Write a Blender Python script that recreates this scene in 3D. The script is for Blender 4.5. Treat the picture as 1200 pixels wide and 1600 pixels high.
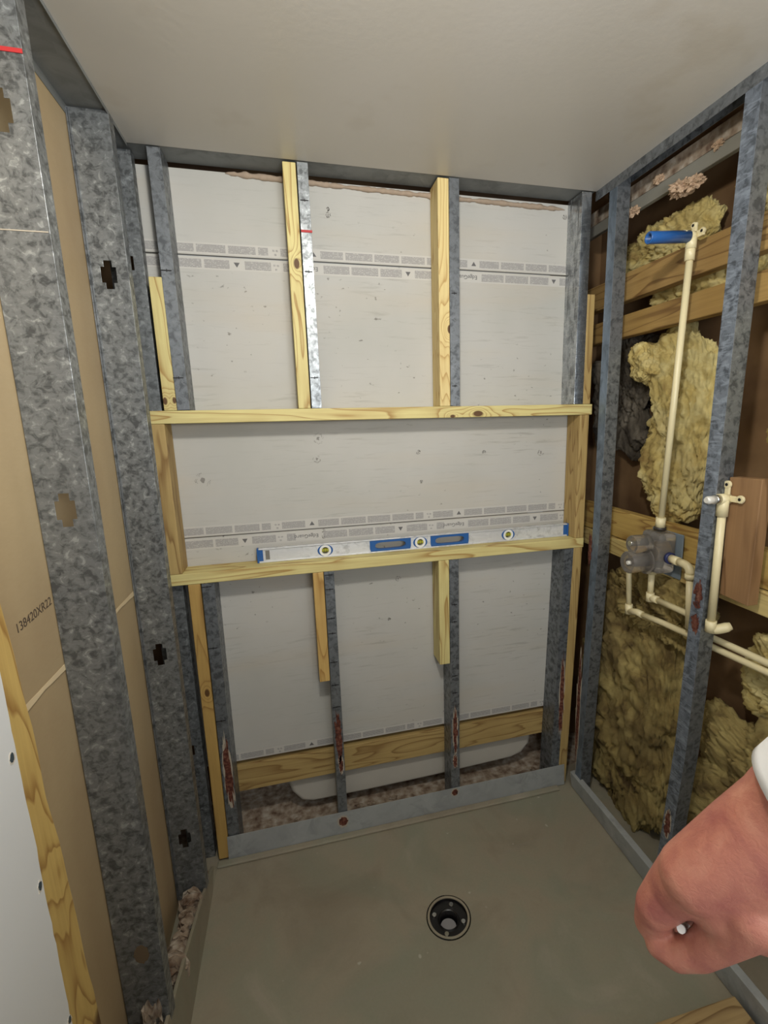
import bpy, bmesh, math, random
from mathutils import Vector, Matrix, noise
random.seed(7)
for o in list(bpy.data.objects): bpy.data.objects.remove(o)
SC = bpy.context.scene
COL = SC.collection
# ------------------------------------------------------------------ camera
cd = bpy.data.cameras.new('camera'); cam = bpy.data.objects.new('camera', cd); COL.objects.link(cam)
cd.sensor_fit = 'VERTICAL'; cd.sensor_height = 24.0; cd.lens = 745.34/1600*24.0
cd.shift_x = -49.86/1600; cd.shift_y = 0.0004; cd.clip_start = 0.01
cam.matrix_world = Matrix(((0.9689, 0.0679, -0.2381, 0.3873), (-0.2467, 0.1799, -0.9523, -1.6234),
                           (-0.0219, 0.9813, 0.1910, 1.5882), (0, 0, 0, 1)))
SC.camera = cam
# ------------------------------------------------------------------ world and lights
w = bpy.data.worlds.new('world'); SC.world = w; w.use_nodes = True
w.node_tree.nodes['Background'].inputs[0].default_value = (0.93, 0.97, 1.0, 1)
w.node_tree.nodes['Background'].inputs[1].default_value = 0.40
def area(name, loc, target, size, power, color=(1, 1, 1)):
    l = bpy.data.lights.new(name, 'AREA'); l.shape = 'DISK'; l.size = size; l.energy = power; l.color = color
    o = bpy.data.objects.new(name, l); COL.objects.link(o); o.location = loc
    o.rotation_euler = (Vector(target)-Vector(loc)).to_track_quat('-Z', 'Y').to_euler()
    return o
area('ceiling_downlight', (0.47, -1.30, 2.30), (0.70, 0.0, 1.65), 0.12, 11.5, (1.0, 0.97, 0.90))
area('ceiling_fill', (0.8, -2.1, 1.7), (0.75, -1.3, 2.6), 0.6, 24, (0.95, 0.98, 1.0))  # added fill lamp behind the camera, aimed up to brighten the ceiling
SC.view_settings.view_transform = 'Standard'; SC.view_settings.look = 'None'
SC.view_settings.gamma = 1; SC.view_settings.use_curve_mapping = False
SC.view_settings.exposure = 0.0
W = 1.464; H = 2.35

# ------------------------------------------------------------------ materials
def srgb(r, g, b):
    f = lambda c: (c/255/12.92) if c/255 <= .04045 else ((c/255+.055)/1.055)**2.4
    return (f(r), f(g), f(b), 1)
class NT:
    def __init__(s, name, rough=.7, metal=0.0):
        s.m = bpy.data.materials.new(name); s.m.use_nodes = True
        s.t = s.m.node_tree; s.n = s.t.nodes; s.b = s.n['Principled BSDF']
        s.b.inputs['Roughness'].default_value = rough; s.b.inputs['Metallic'].default_value = metal
        s._c = None
    def node(s, t, **k):
        x = s.n.new(t)
        for a, v in k.items(): setattr(x, a, v)
        return x
    def link(s, a, b): s.t.links.new(a, b)
    def co(s, scale=(1, 1, 1), off=0.0, rnd=True):
        tc = s.node('ShaderNodeTexCoord'); src = tc.outputs['Object']
        if rnd:
            oi = s.node('ShaderNodeObjectInfo'); v = s.node('ShaderNodeVectorMath', operation='SCALE')
            v.inputs[0].default_value = (3.1, 5.7, 4.3); s.link(oi.outputs['Random'], v.inputs['Scale'])
            a = s.node('ShaderNodeVectorMath', operation='ADD'); s.link(src, a.inputs[0]); s.link(v.outputs[0], a.inputs[1]); src = a.outputs[0]
        mp = s.node('ShaderNodeMapping'); mp.inputs['Scale'].default_value = scale; mp.inputs['Location'].default_value = (off, off*.7, off*.3)
        s.link(src, mp.inputs[0]); return mp.outputs[0]
    def noise(s, vec, sc=5, det=3, dist=0.0, rough=.5):
        x = s.node('ShaderNodeTexNoise'); x.inputs['Scale'].default_value = sc; x.inputs['Detail'].default_value = det
        x.inputs['Distortion'].default_value = dist; x.inputs['Roughness'].default_value = rough
        s.link(vec, x.inputs['Vector']); return x.outputs['Fac']
    def ramp(s, fac, stops):
        x = s.node('ShaderNodeValToRGB'); e = x.color_ramp.elements
        while len(e) < len(stops): e.new(.5)
        for i, (p, c) in enumerate(stops): e[i].position = p; e[i].color = c
        s.link(fac, x.inputs[0]); return x.outputs[0]
    def math(s, op, a, b=None, c=None):
        x = s.node('ShaderNodeMath', operation=op)
        for i, v in enumerate((a, b, c)):
            if v is None: continue
            if isinstance(v, (int, float)): x.inputs[i].default_value = v
            else: s.link(v, x.inputs[i])
        return x.outputs[0]
    def mix(s, fac, a, b, mode='MIX'):
        x = s.node('ShaderNodeMix', data_type='RGBA', blend_type=mode)
        for i, v in ((0, fac), (6, a), (7, b)):
            if isinstance(v, (int, float, tuple)): x.inputs[i].default_value = v
            else: s.link(v, x.inputs[i])
        return x.outputs[2]
    def color(s, c):
        if isinstance(c, tuple): s.b.inputs['Base Color'].default_value = c
        else: s.link(c, s.b.inputs['Base Color'])
    def bump(s, fac, strength=.3, dist=.002):
        x = s.node('ShaderNodeBump'); x.inputs['Strength'].default_value = strength; x.inputs['Distance'].default_value = dist
        s.link(fac, x.inputs['Height']); s.link(x.outputs[0], s.b.inputs['Normal'])

def wood(name, axis, light, dark, knots=(), rings=9.0, rough=.62):
    t = NT(name, rough)
    sc = [15.0, 15.0, 15.0]; sc[axis] = 1.7
    v = t.co(tuple(sc)); n = t.noise(v, 1.0, 1.5, .25)
    tc = t.node('ShaderNodeTexCoord')
    kd = None
    for (x, y, z, r) in knots:          # local coordinates
        s_ = [1/r, .35/r, 1/r]; s_[axis] *= .55
        sub = t.node('ShaderNodeVectorMath', operation='SUBTRACT'); t.link(tc.outputs['Object'], sub.inputs[0]); sub.inputs[1].default_value = (x, y, z)
        mu = t.node('ShaderNodeVectorMath', operation='MULTIPLY'); t.link(sub.outputs[0], mu.inputs[0]); mu.inputs[1].default_value = s_
        le = t.node('ShaderNodeVectorMath', operation='LENGTH'); t.link(mu.outputs[0], le.inputs[0])
        d2 = t.math('MULTIPLY', le.outputs['Value'], le.outputs['Value'])
        e = t.math('DIVIDE', 1.0, t.math('ADD', 1.0, t.math('MULTIPLY', d2, .35)))
        n = t.math('ADD', n, t.math('MULTIPLY', e, .55))
        core = t.math('SUBTRACT', 1.0, t.math('MINIMUM', 1.0, d2))
        kd = core if kd is None else t.math('MAXIMUM', kd, core)
    fr = t.math('FRACT', t.math('MULTIPLY', n, rings))
    mid = tuple(light[i]*.78+dark[i]*.22 for i in range(3))+(1,)
    c = t.ramp(fr, [(0, light), (.45, light), (.72, mid), (.93, dark), (1, light)])
    sf = [160.0, 160.0, 160.0]; sf[axis] = 5.0
    fib = t.noise(t.co(tuple(sf)), 1.0, 2)
    c = t.mix(.22, c, t.ramp(fib, [(.3, dark), (.7, light)]))
    blot = t.noise(t.co((6, 6, 6), 2.0), 1.0, 2)
    c = t.mix(t.math('MULTIPLY', t.ramp(blot, [(.5, (0, 0, 0, 1)), (.8, (1, 1, 1, 1))]), .3), c, dark)
    if kd is not None: c = t.mix(t.ramp(kd, [(.05, (0, 0, 0, 1)), (.5, (1, 1, 1, 1))]), c, srgb(92, 62, 30))
    t.color(c); t.bump(fib, .15, .001)
    return t.m
WL, WD = srgb(216, 204, 140), srgb(160, 122, 62)          # fresh treated pine, slightly green
OL, OD = srgb(182, 156, 100), srgb(128, 96, 52)            # older pine
def pine(axis, knots=(), rings=9): return wood('fresh_pine', axis, WL, WD, knots, rings)
def oldpine(axis, knots=(), rings=9): return wood('weathered_pine', axis, OL, OD, knots, rings)

def galv(name, base=(.36, .38, .39), metal=.8, spangle=75, rough=.40, fleck=.5, stretch=1.0, smudge=.35, streaks=0.0, contrast=1.0):
    t = NT(name, rough, metal)
    v = t.co((1, 1, stretch))
    d = t.noise(v, spangle, 5, .6, .62)
    vo = t.node('ShaderNodeTexVoronoi'); vo.inputs['Scale'].default_value = spangle*1.3; t.link(v, vo.inputs['Vector'])
    sep = t.node('ShaderNodeSeparateColor'); t.link(vo.outputs['Color'], sep.inputs[0])
    m = t.math('ADD', t.math('MULTIPLY', sep.outputs[0], .10), t.math('MULTIPLY', d, .90))
    lo = tuple(b*(1-.55*contrast) for b in base)+(1,); hi = tuple(min(1, b*(1+.12*contrast)) for b in base)+(1,); fl = tuple(min(1, b*2.3) for b in base)+(1,)
    c = t.ramp(m, [(.38, lo), (.52, hi), (.58, hi), (.68, tuple(hi[i]*(1-fleck)+fl[i]*fleck for i in range(3))+(1,))])
    big = t.noise(t.co((4, 4, 1.6), 3), 1.0, 3)
    c = t.mix(t.math('MULTIPLY', t.ramp(big, [(.42, (0, 0, 0, 1)), (.62, (1, 1, 1, 1))]), smudge), c, tuple(b*.95 for b in base)+(1,))
    if streaks:
        st = t.noise(t.co((20, 22, 95), 5), 1.0, 3, 1.0)
        c = t.mix(t.math('MULTIPLY', t.ramp(st, [(.52, (0, 0, 0, 1)), (.62, (1, 1, 1, 1))]), streaks), c, fl)
    t.color(c)
    t.link(t.ramp(m, [(.3, (rough+.12,)*3+(1,)), (.8, (rough-.08,)*3+(1,))]), t.b.inputs['Roughness'])
    t.bump(d, .10, .0005)
    return t.m
M_GALV = galv('galvanised_steel_spangled', (.21, .223, .228), .58, 60, .34, .9, 1, .30, .10)
M_STUD = galv('galvanised_steel', (.19, .205, .22), .6, 50, .38, .35)
M_BLUE = galv('galvanised_steel_bluish', (.17, .215, .27), .5, 30, .42, .3, .6, .45, 0, .6)
M_SCUFF = galv('galvanised_steel_scuffed', (.185, .215, .26), .45, 40, .45, .45, 1, .3, .38)
M_SHINY = galv('galvanised_steel_shiny', (.42, .44, .46), .9, 45, .24, .3, .4, .2, .2, .8)
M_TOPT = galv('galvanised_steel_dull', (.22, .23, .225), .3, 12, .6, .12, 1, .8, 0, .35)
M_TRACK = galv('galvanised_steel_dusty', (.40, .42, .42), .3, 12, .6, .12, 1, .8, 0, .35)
def flat(name, c, rough=.6, metal=0, amt=.12, sc=40):
    t = NT(name, rough, metal); n = t.noise(t.co(), sc, 3)
    t.color(t.mix(t.math('MULTIPLY', n, amt*2), c, tuple(x*.6 for x in c[:3])+(1,))); t.bump(n, .08, .001); return t.m
def sheathing():
    t = NT('grey_wall_board_paper', .85)
    b = t.noise(t.co((1.3, 1, 1.3), rnd=False), 1.6, 4)
    c = t.ramp(b, [(.3, srgb(177, 176, 169)), (.55, srgb(187, 185, 179)), (.75, srgb(191, 187, 177))])
    st = t.noise(t.co((7, 1, 90), rnd=False), 1.0, 5, .4, .65)
    sm = t.noise(t.co((2.5, 1, 4), 4, rnd=False), 1.0, 3)
    k = t.math('MULTIPLY', t.ramp(st, [(.55, (0, 0, 0, 1)), (.70, (1, 1, 1, 1))]), t.ramp(sm, [(.42, (.12, .12, .12, 1)), (.66, (.75, .75, .75, 1))]))
    c = t.mix(k, c, srgb(152, 148, 141))
    sp = t.noise(t.co((45, 1, 70), 1, rnd=False), 1.0, 2); s2 = t.noise(t.co((3, 1, 3), 9, rnd=False), 1.0, 1)
    k2 = t.math('MULTIPLY', t.ramp(sp, [(.70, (0, 0, 0, 1)), (.76, (1, 1, 1, 1))]), t.ramp(s2, [(.5, (0, 0, 0, 1)), (.6, (.8, .8, .8, 1))]))
    c = t.mix(k2, c, srgb(110, 106, 100))
    tn = t.noise(t.co((1.2, 1, 9), 6, rnd=False), 1.0, 2)
    c = t.mix(t.math('MULTIPLY', t.ramp(tn, [(.52, (0, 0, 0, 1)), (.7, (1, 1, 1, 1))]), .25), c, srgb(190, 176, 154))
    t.color(c); t.bump(st, .05, .001); return t.m
M_SHEATH = sheathing()
def kraft():
    t = NT('kraft_paper', .55)
    n = t.noise(t.co((3, 3, 1.5)), 1.5, 3); c = t.ramp(n, [(.3, srgb(172, 150, 116)), (.7, srgb(192, 172, 134))])
    f = t.noise(t.co((60, 60, 200)), 1.0, 2); c = t.mix(t.math('MULTIPLY', f, .2), c, srgb(150, 126, 90))
    t.color(c); t.bump(n, .2, .01); return t.m
M_KRAFT = kraft()
def brown():
    t = NT('brown_sheathing', .8); n = t.noise(t.co((3, 3, 3)), 1.5, 4)
    t.color(t.ramp(n, [(.35, srgb(96, 70, 44)), (.6, srgb(128, 100, 68))])); return t.m
M_BROWN = brown()
def ceilm():
    t = NT('painted_ceiling', .38); n = t.noise(t.co((1, 1, 1), rnd=False), 1.3, 3)
    c = t.ramp(n, [(.3, srgb(196, 191, 180)), (.7, srgb(205, 200, 192))])
    e = t.noise(t.co((6, 6, 6), 5, rnd=False), 1, 3)
    c = t.mix(t.math('MULTIPLY', t.ramp(e, [(.62, (0, 0, 0, 1)), (.72, (1, 1, 1, 1))]), .22), c, srgb(170, 158, 138))
    t.color(c); f = t.noise(t.co((60, 60, 60), rnd=False), 1, 4); t.bump(f, .18, .0015); return t.m
M_CEIL = ceilm()
def concrete():
    t = NT('grey_shower_pan', .62); v = t.co((1, 1, 1), rnd=False)
    n = t.noise(v, 3.2, 6, .6, .6)
    c = t.ramp(n, [(.30, srgb(138, 128, 110)), (.48, srgb(154, 145, 126)), (.60, srgb(148, 145, 126)), (.75, srgb(166, 157, 140))])
    g = t.noise(t.co((1, 1, 1), 7, rnd=False), 2.2, 3, 1.0)
    c = t.mix(t.math('MULTIPLY', t.ramp(g, [(.5, (0, 0, 0, 1)), (.62, (1, 1, 1, 1))]), .45), c, srgb(132, 136, 118))
    s = t.noise(t.co((3, 40, 1), 2, rnd=False), 1.0, 3)
    c = t.mix(t.math('MULTIPLY', t.ramp(s, [(.6, (0, 0, 0, 1)), (.75, (1, 1, 1, 1))]), .35), c, srgb(150, 142, 130))
    f = t.noise(v, 160, 2); c = t.mix(t.math('MULTIPLY', f, .16), c, srgb(90, 86, 76))
    p = t.noise(t.co((1, 1, 1), 12, rnd=False), 28, 1)
    c = t.mix(t.math('MULTIPLY', t.ramp(p, [(.77, (0, 0, 0, 1)), (.80, (1, 1, 1, 1))]), .6), c, srgb(190, 184, 170))
    t.color(c); t.bump(n, .12, .004)
    t.link(t.ramp(g, [(.35, (.5, .5, .5, 1)), (.65, (.72, .72, .72, 1))]), t.b.inputs['Roughness']); return t.m
M_PAN = concrete()
M_DRY = flat('white_drywall', srgb(226, 228, 228), .42, 0, .03, 12)
M_GYP = flat('torn_gypsum_edge', srgb(222, 214, 200), .9, 0, .2, 60)
def rustm():
    t = NT('rust', .9); n = t.noise(t.co((1, 1, 1)), 90, 4)
    t.color(t.ramp(n, [(.3, srgb(48, 26, 20)), (.5, srgb(96, 48, 34)), (.72, srgb(130, 92, 74))])); t.bump(n, .6, .002); return t.m
M_RUST = rustm()
M_RIM = flat('rust_bloom', srgb(186, 176, 158), .95, 0, .3, 150)
M_BLACK = flat('black_mark', srgb(26, 24, 24), .7)
M_RED = flat('red_marker', srgb(178, 42, 44), .6)
M_CPVC = flat('cream_plastic_pipe', srgb(226, 214, 172), .35, 0, .06, 20)
M_BLUEP = flat('blue_plastic', srgb(40, 92, 158), .3, 0, .15, 60)
M_DARK = flat('dark_hole', srgb(22, 20, 19), .9)
M_CHROME = NT('chrome', .18, 1.0); M_CHROME.color(srgb(200, 200, 196)); M_CHROME = M_CHROME.m
def mortar():
    t = NT('broken_mortar', .95); n = t.noise(t.co((1, 1, 1)), 30, 5)
    t.color(t.ramp(n, [(.3, srgb(96, 72, 56)), (.5, srgb(150, 134, 116)), (.7, srgb(186, 176, 162))])); t.bump(n, .8, .006); return t.m
M_MORTAR = mortar()
def insul(name, a, b, d, k=.5):
    t = NT(name, .95)
    n = t.noise(t.co((1, 1, 1)), 9, 5, .8, .6)
    c = t.ramp(n, [(.32, d), (.45, b), (.62, a)])
    big = t.noise(t.co((1, 1, 1), 5), 5, 3, .5)
    c = t.mix(t.math('MULTIPLY', t.ramp(big, [(.5, (0, 0, 0, 1)), (.66, (1, 1, 1, 1))]), k), c, d)
    f = t.noise(t.co((1, 1, 2)), 130, 4, 1.5, .7); c = t.mix(t.math('MULTIPLY', f, .35), c, tuple(x*.5 for x in b[:3])+(1,))
    t.color(c); t.bump(t.math('ADD', f, n), .7, .006)
    t.b.inputs['Subsurface Weight'].default_value = 0.0
    return t.m
M_YEL = insul('yellow_glass_wool', srgb(236, 222, 160), srgb(214, 192, 120), srgb(150, 122, 70), .3)
M_DIRTY = insul('dirty_glass_wool', srgb(188, 170, 110), srgb(156, 136, 82), srgb(88, 68, 40), .55)
M_GREYW = insul('grey_glass_wool', srgb(130, 122, 108), srgb(92, 84, 72), srgb(48, 42, 36), .5)
def skin():
    t = NT('skin', .5); n = t.noise(t.co((1, 1, 1)), 28, 5, .8, .6)
    t.color(t.ramp(n, [(.3, srgb(158, 92, 84)), (.5, srgb(180, 116, 98)), (.7, srgb(196, 138, 116))]))
    t.b.inputs['Subsurface Weight'].default_value = .12; t.b.inputs['Subsurface Radius'].default_value = (.012, .005, .003)
    f = t.noise(t.co((1, 1, 1)), 190, 5, 1.5, .65); t.bump(f, .35, .0016); return t.m
M_SKIN = skin()
M_CLOTH = flat('white_cotton', srgb(238, 240, 242), .9, 0, .04, 300)

# ------------------------------------------------------------------ mesh helpers
def origin_of(bm):
    xs = [v.co for v in bm.verts]
    mn = [min(c[i] for c in xs) for i in range(3)]; mx = [max(c[i] for c in xs) for i in range(3)]
    return Vector(((mn[0]+mx[0])/2, (mn[1]+mx[1])/2, mn[2]))
def finish(name, bm, mats, parent=None, smooth=False, bevel=0, seg=2, solid=0):
    """bm is in world coordinates; the object's origin goes to the base centre"""
    bmesh.ops.recalc_face_normals(bm, faces=bm.faces)
    o0 = origin_of(bm)
    bmesh.ops.translate(bm, verts=bm.verts, vec=-o0)
    me = bpy.data.meshes.new(name); bm.to_mesh(me); bm.free()
    if not isinstance(mats, (list, tuple)): mats = [mats]
    for m in mats: me.materials.append(m)
    if smooth:
        for p in me.polygons: p.use_smooth = True
    o = bpy.data.objects.new(name, me); COL.objects.link(o)
    o['wo'] = tuple(o0)
    if parent is not None:
        o.parent = parent; o.location = o0 - Vector(parent['wo'])
    else: o.location = o0
    if solid:
        s = o.modifiers.new('solid', 'SOLIDIFY'); s.thickness = solid; s.offset = 0
    if bevel:
        b = o.modifiers.new('bevel', 'BEVEL'); b.width = bevel; b.segments = seg; b.limit_method = 'ANGLE'; b.angle_limit = math.radians(35)
    return o
def tag(o, label, cat, group=None):
    o['label'] = label; o['category'] = cat
    if group: o['group'] = group
    return o
def struct(o): o['kind'] = 'structure'; return o
def empty(name, loc):
    o = bpy.data.objects.new(name, None); COL.objects.link(o); o.location = loc; o['wo'] = tuple(loc); o.empty_display_size = .05; return o
def box(bm, x0, x1, y0, y1, z0, z1, mi=0):
    r = bmesh.ops.create_cube(bm, size=1)
    for v in r['verts']:
        v.co = Vector(((x0+x1)/2+v.co.x*(x1-x0), (y0+y1)/2+v.co.y*(y1-y0), (z0+z1)/2+v.co.z*(z1-z0)))
    for f in {f for v in r['verts'] for f in v.link_faces}: f.material_index = mi
    return r['verts']
def hexa(bm, b, t, mi=0):
    """b, t: four points each (same order)"""
    vs = [bm.verts.new(p) for p in list(b)+list(t)]
    for f in ((0, 1, 2, 3), (4, 5, 6, 7), (0, 1, 5, 4), (1, 2, 6, 5), (2, 3, 7, 6), (3, 0, 4, 7)):
        fc = bm.faces.new([vs[i] for i in f]); fc.material_index = mi
    return vs
def tube(bm, pts, rads, seg=16, cap=True, mi=0):
    pts = [Vector(p) for p in pts]
    if isinstance(rads, (int, float)): rads = [rads]*len(pts)
    rings = []; ref = None
    for i, p in enumerate(pts):
        d = (pts[min(i+1, len(pts)-1)]-pts[max(i-1, 0)]).normalized()
        if ref is None: ref = d.orthogonal().normalized()
        ref = (ref - d*ref.dot(d)).normalized(); b = d.cross(ref)
        rings.append([bm.verts.new(p+rads[i]*(math.cos(2*math.pi*k/seg)*ref+math.sin(2*math.pi*k/seg)*b)) for k in range(seg)])
    for a, b in zip(rings, rings[1:]):
        for k in range(seg):
            f = bm.faces.new((a[k], a[(k+1) % seg], b[(k+1) % seg], b[k])); f.material_index = mi
    if cap:
        for r in (rings[0], rings[-1]):
            f = bm.faces.new(r); f.material_index = mi
def blob(bm, n, c, ru, rv, u, v, jag=.25, seg=22, lift=.0004, seed=0, mi=0):
    """irregular flat patch with a little thickness on the plane through c spanned by u, v"""
    u = Vector(u).normalized(); v = Vector(v).normalized(); n = Vector(n).normalized(); c = Vector(c)
    rnd = random.Random(seed); ring = []
    for k in range(seg):
        a = 2*math.pi*k/seg; r = 1+jag*(rnd.random()-.5)*2*(.6+.4*math.sin(3*a+seed))
        ring.append(c+u*ru*r*math.cos(a)+v*rv*r*math.sin(a))
    f1 = [bm.verts.new(p+n*lift) for p in ring]; f0 = [bm.verts.new(p-n*.0002) for p in ring]
    bm.faces.new(f1).material_index = mi
    for k in range(seg): bm.faces.new((f0[k], f0[(k+1) % seg], f1[(k+1) % seg], f1[k])).material_index = mi
def subdiv(bm, n):
    bmesh.ops.subdivide_edges(bm, edges=bm.edges[:], cuts=n, use_grid_fill=True)

# ------------------------------------------------------------------ room shell
def shell(name, dims, mat, **k):
    bm = bmesh.new(); box(bm, *dims); return struct(finish(name, bm, mat, **k))
fl = shell('floor', (-.34, 1.75, -3.4, .10, -.09, 0), M_PAN)
bm = bmesh.new(); bmesh.ops.create_cone(bm, cap_ends=True, segments=64, radius1=.0645, radius2=.0645, depth=.16, matrix=Matrix.Translation((.770, -.410, -.03)))
cme = bpy.data.meshes.new('cut'); bm.to_mesh(cme); bm.free(); cut = bpy.data.objects.new('cut', cme); COL.objects.link(cut)
bo = fl.modifiers.new('hole', 'BOOLEAN'); bo.object = cut; bo.operation = 'DIFFERENCE'; bo.solver = 'EXACT'
bpy.context.view_layer.update()
fm = bpy.data.meshes.new_from_object(fl.evaluated_get(bpy.context.evaluated_depsgraph_get())); fl.modifiers.clear(); fl.data = fm
if not fm.materials: fm.materials.append(M_PAN)
bpy.data.objects.remove(cut)
# ceiling board with the slightly uneven rear edge
bm = bmesh.new()
box(bm, -.003, W+.003, -3.4, -.001, H, H+.0127)
struct(finish('ceiling', bm, M_CEIL, bevel=.002))
shell('ceiling', (-.30, 1.9, -3.4, 1.0, H+.04, H+.08), M_BROWN)  # unseen slab added overhead to stop light leaking into the cavities
shell('wall_right', (1.70, 1.72, -2.2, .40, 0, H+.04), M_BROWN)
shell('wall_right', (1.475, 1.72, .30, .32, 0, H+.04), M_BROWN)
shell('wall_left', (-.106, -.093, -1.75, -.11, 1.118, H+.002), M_KRAFT)
shell('wall_left', (-.107, -.094, -1.75, -.11, 0, 1.112), M_KRAFT)
shell('wall_left', (-.34, -.30, -1.75, .34, 0, H), M_BROWN)
SEAMS = ((2.104, 2.341), (1.211, 2.100), (.334, 1.208))
wb = []
for z0, z1 in SEAMS:
    wb.append(shell('wall_back', (-.025, 1.475, .092, .105, z0, z1), M_SHEATH, bevel=.0015))
shell('wall_back', (-.30, 1.75, 1.0, 1.02, 0, H), M_BROWN)  # far wall added behind the tub to keep stray light out of the gap
shell('wall_back', (-.30, -.025, .32, .34, 0, H+.04), M_BROWN)
shell('floor', (-.34, 1.75, .10, 1.0, -.06, -.002), M_MORTAR)

# printed tape along the board edges, children of the boards
M_TAPE = flat('pale_edge_tape', srgb(194, 191, 184), .7, 0, .04)
def printm():
    t = NT('grey_print', .8); tc = t.node('ShaderNodeTexCoord')
    sp = t.node('ShaderNodeSeparateXYZ'); t.link(tc.outputs['Object'], sp.inputs[0])
    ln = t.math('FRACT', t.math('MULTIPLY', sp.outputs[2], 260)); nz = t.noise(t.co((260, 1, 400)), 1, 2)
    k = t.math('MULTIPLY', t.math('GREATER_THAN', ln, .35), t.math('GREATER_THAN', nz, .42))
    t.color(t.mix(k, srgb(180, 178, 173), srgb(147, 144, 142))); return t.m
M_PRINT = printm(); M_INK = flat('dark_print', srgb(104, 102, 102), .8)
def tape(parent, zlo, zhi, tris, up, x0=-.02, x1=1.47, seed=0, skip=()):
    y = .0918
    bm = bmesh.new(); box(bm, x0, x1, y-.0003, y+.001, zlo, zhi, 0)
    zc, hh = (zlo+zhi)/2, (zhi-zlo)/2*.70
    rnd = random.Random(seed)
    P_ = .556; base = tris[0]
    # one period of print after each triangle: (start, end)
    segs = [(.024, .104), (.142, .172), (.270, .355), (.362, .452), (.460, .534)]
    if up: segs.append((.180, .262))
    xs = [base+P_*k for k in range(-3, 4)]
    for xb in xs:
        for a, b in segs:
            a_, b_ = (xb+a, xb+b) if not up else (xb-b, xb-a)
            a_, b_ = max(a_, x0+.004), min(b_, x1-.004)
            if b_-a_ > .008 and not any(s0 < b_ and a_ < s1 for s0, s1 in skip): box(bm, a_, b_, y-.0006, y, zc-hh, zc+hh, 1)
        # little recycling mark: three short bars
        m = xb+(.120 if not up else -.120)
        if x0+.02 < m < x1-.02 and not any(s0 < m < s1 for s0, s1 in skip):
            for k in range(3):
                an = k*2.094+.5; box(bm, m+.006*math.cos(an)-.0035, m+.006*math.cos(an)+.0035, y-.0006, y, zc+.008*math.sin(an)-.003, zc+.008*math.sin(an)+.003, 1)
        if x0+.02 < xb < x1-.02:
            s = hh*.8; q = -1 if not up else 1
            pts = [(xb-.009, zc-q*s*.7), (xb+.009, zc-q*s*.7), (xb, zc+q*s*.8)]
            hexa_ = [bm.verts.new((px, y-.0007, pz)) for px, pz in pts]; h2 = [bm.verts.new((px, y, pz)) for px, pz in pts]
            for f in ((hexa_), (h2), (hexa_[0], hexa_[1], h2[1], h2[0]), (hexa_[1], hexa_[2], h2[2], h2[1]), (hexa_[2], hexa_[0], h2[0], h2[2])):
                bm.faces.new(f).material_index = 2
    return finish('printed_tape', bm, [M_TAPE, M_PRINT, M_INK], parent)
tape(wb[0], 2.107, 2.140, (1.047,), True, seed=1)
tape(wb[1], 2.062, 2.097, (.246+.005,), False, seed=2)
tape(wb[1], 1.214, 1.248, (.987,), True, seed=3)
tape(wb[2], 1.168, 1.204, (.199,), False, seed=4)
tape(wb[2], .337, .368, (.375,), True, seed=5)
def text(name, s, size, mat, M, parent, ext=.0003):
    cu = bpy.data.curves.new(name, 'FONT'); cu.body = s; cu.size = size; cu.extrude = ext; cu.align_x = 'CENTER'; cu.align_y = 'CENTER'
    to = bpy.data.objects.new('tmp', cu); COL.objects.link(to)
    me = bpy.data.meshes.new_from_object(to.evaluated_get(bpy.context.evaluated_depsgraph_get()))
    bpy.data.objects.remove(to)
    bm = bmesh.new(); bm.from_mesh(me); bmesh.ops.transform(bm, matrix=M, verts=bm.verts)
    return finish(name, bm, mat, parent)
# upside-down word on the lower tape
for x, z, b in ((.409, 1.186, wb[2]), (.966, 1.186, wb[2]), (.461, 2.080, wb[1]), (1.018, 2.080, wb[1])):
    text('printed_word', 'EdgeGuard', .019, M_INK, Matrix.Translation((x, .0911, z)) @ Matrix.Rotation(math.pi/2, 4, 'X') @ Matrix.Rotation(math.pi, 4, 'Z'), b)
# old nail pops and pen marks on the middle board
def scrib(parent, pts, y=.0914, s=.004, seed=0):
    bm = bmesh.new(); rnd = random.Random(seed)
    for i, (x, z, r) in enumerate(pts):
        blob(bm, (0, -1, 0), (x, y+.0004, z), r*.35, r*.5, (1, 0, 0), (0, 0, 1), .6, 12, .0006, seed+i)
        for k in range(9):
            a0 = rnd.random()*6.28
            for j in range(3):
                a = a0+j*.22; rr = r*(.9+.5*rnd.random()); xx = x+rr*math.cos(a); zz = z+rr*math.sin(a)
                box(bm, xx-.0012, xx+.0012, y, y+.0008, zz-.0008, zz+.0008)
    return finish('nail_mark', bm, flat('faded_scuff', srgb(140, 136, 130), .8), parent)
scrib(wb[1], [(.083, 1.405, .018), (.47, 1.53, .014), (.462, 1.46, .010), (.83, 1.47, .006), (1.09, 1.46, .005), (1.33, 1.45, .010), (.84, 1.36, .004)])
scrib(wb[0], [(.545, 2.245, .006), (.545, 2.262, .004), (1.40, 2.30, .006)], seed=5)
scrib(wb[2], [(.74, .99, .008), (.70, .83, .004), (.47, 1.18, .006), (.47, 1.20, .005)], seed=9)

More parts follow.
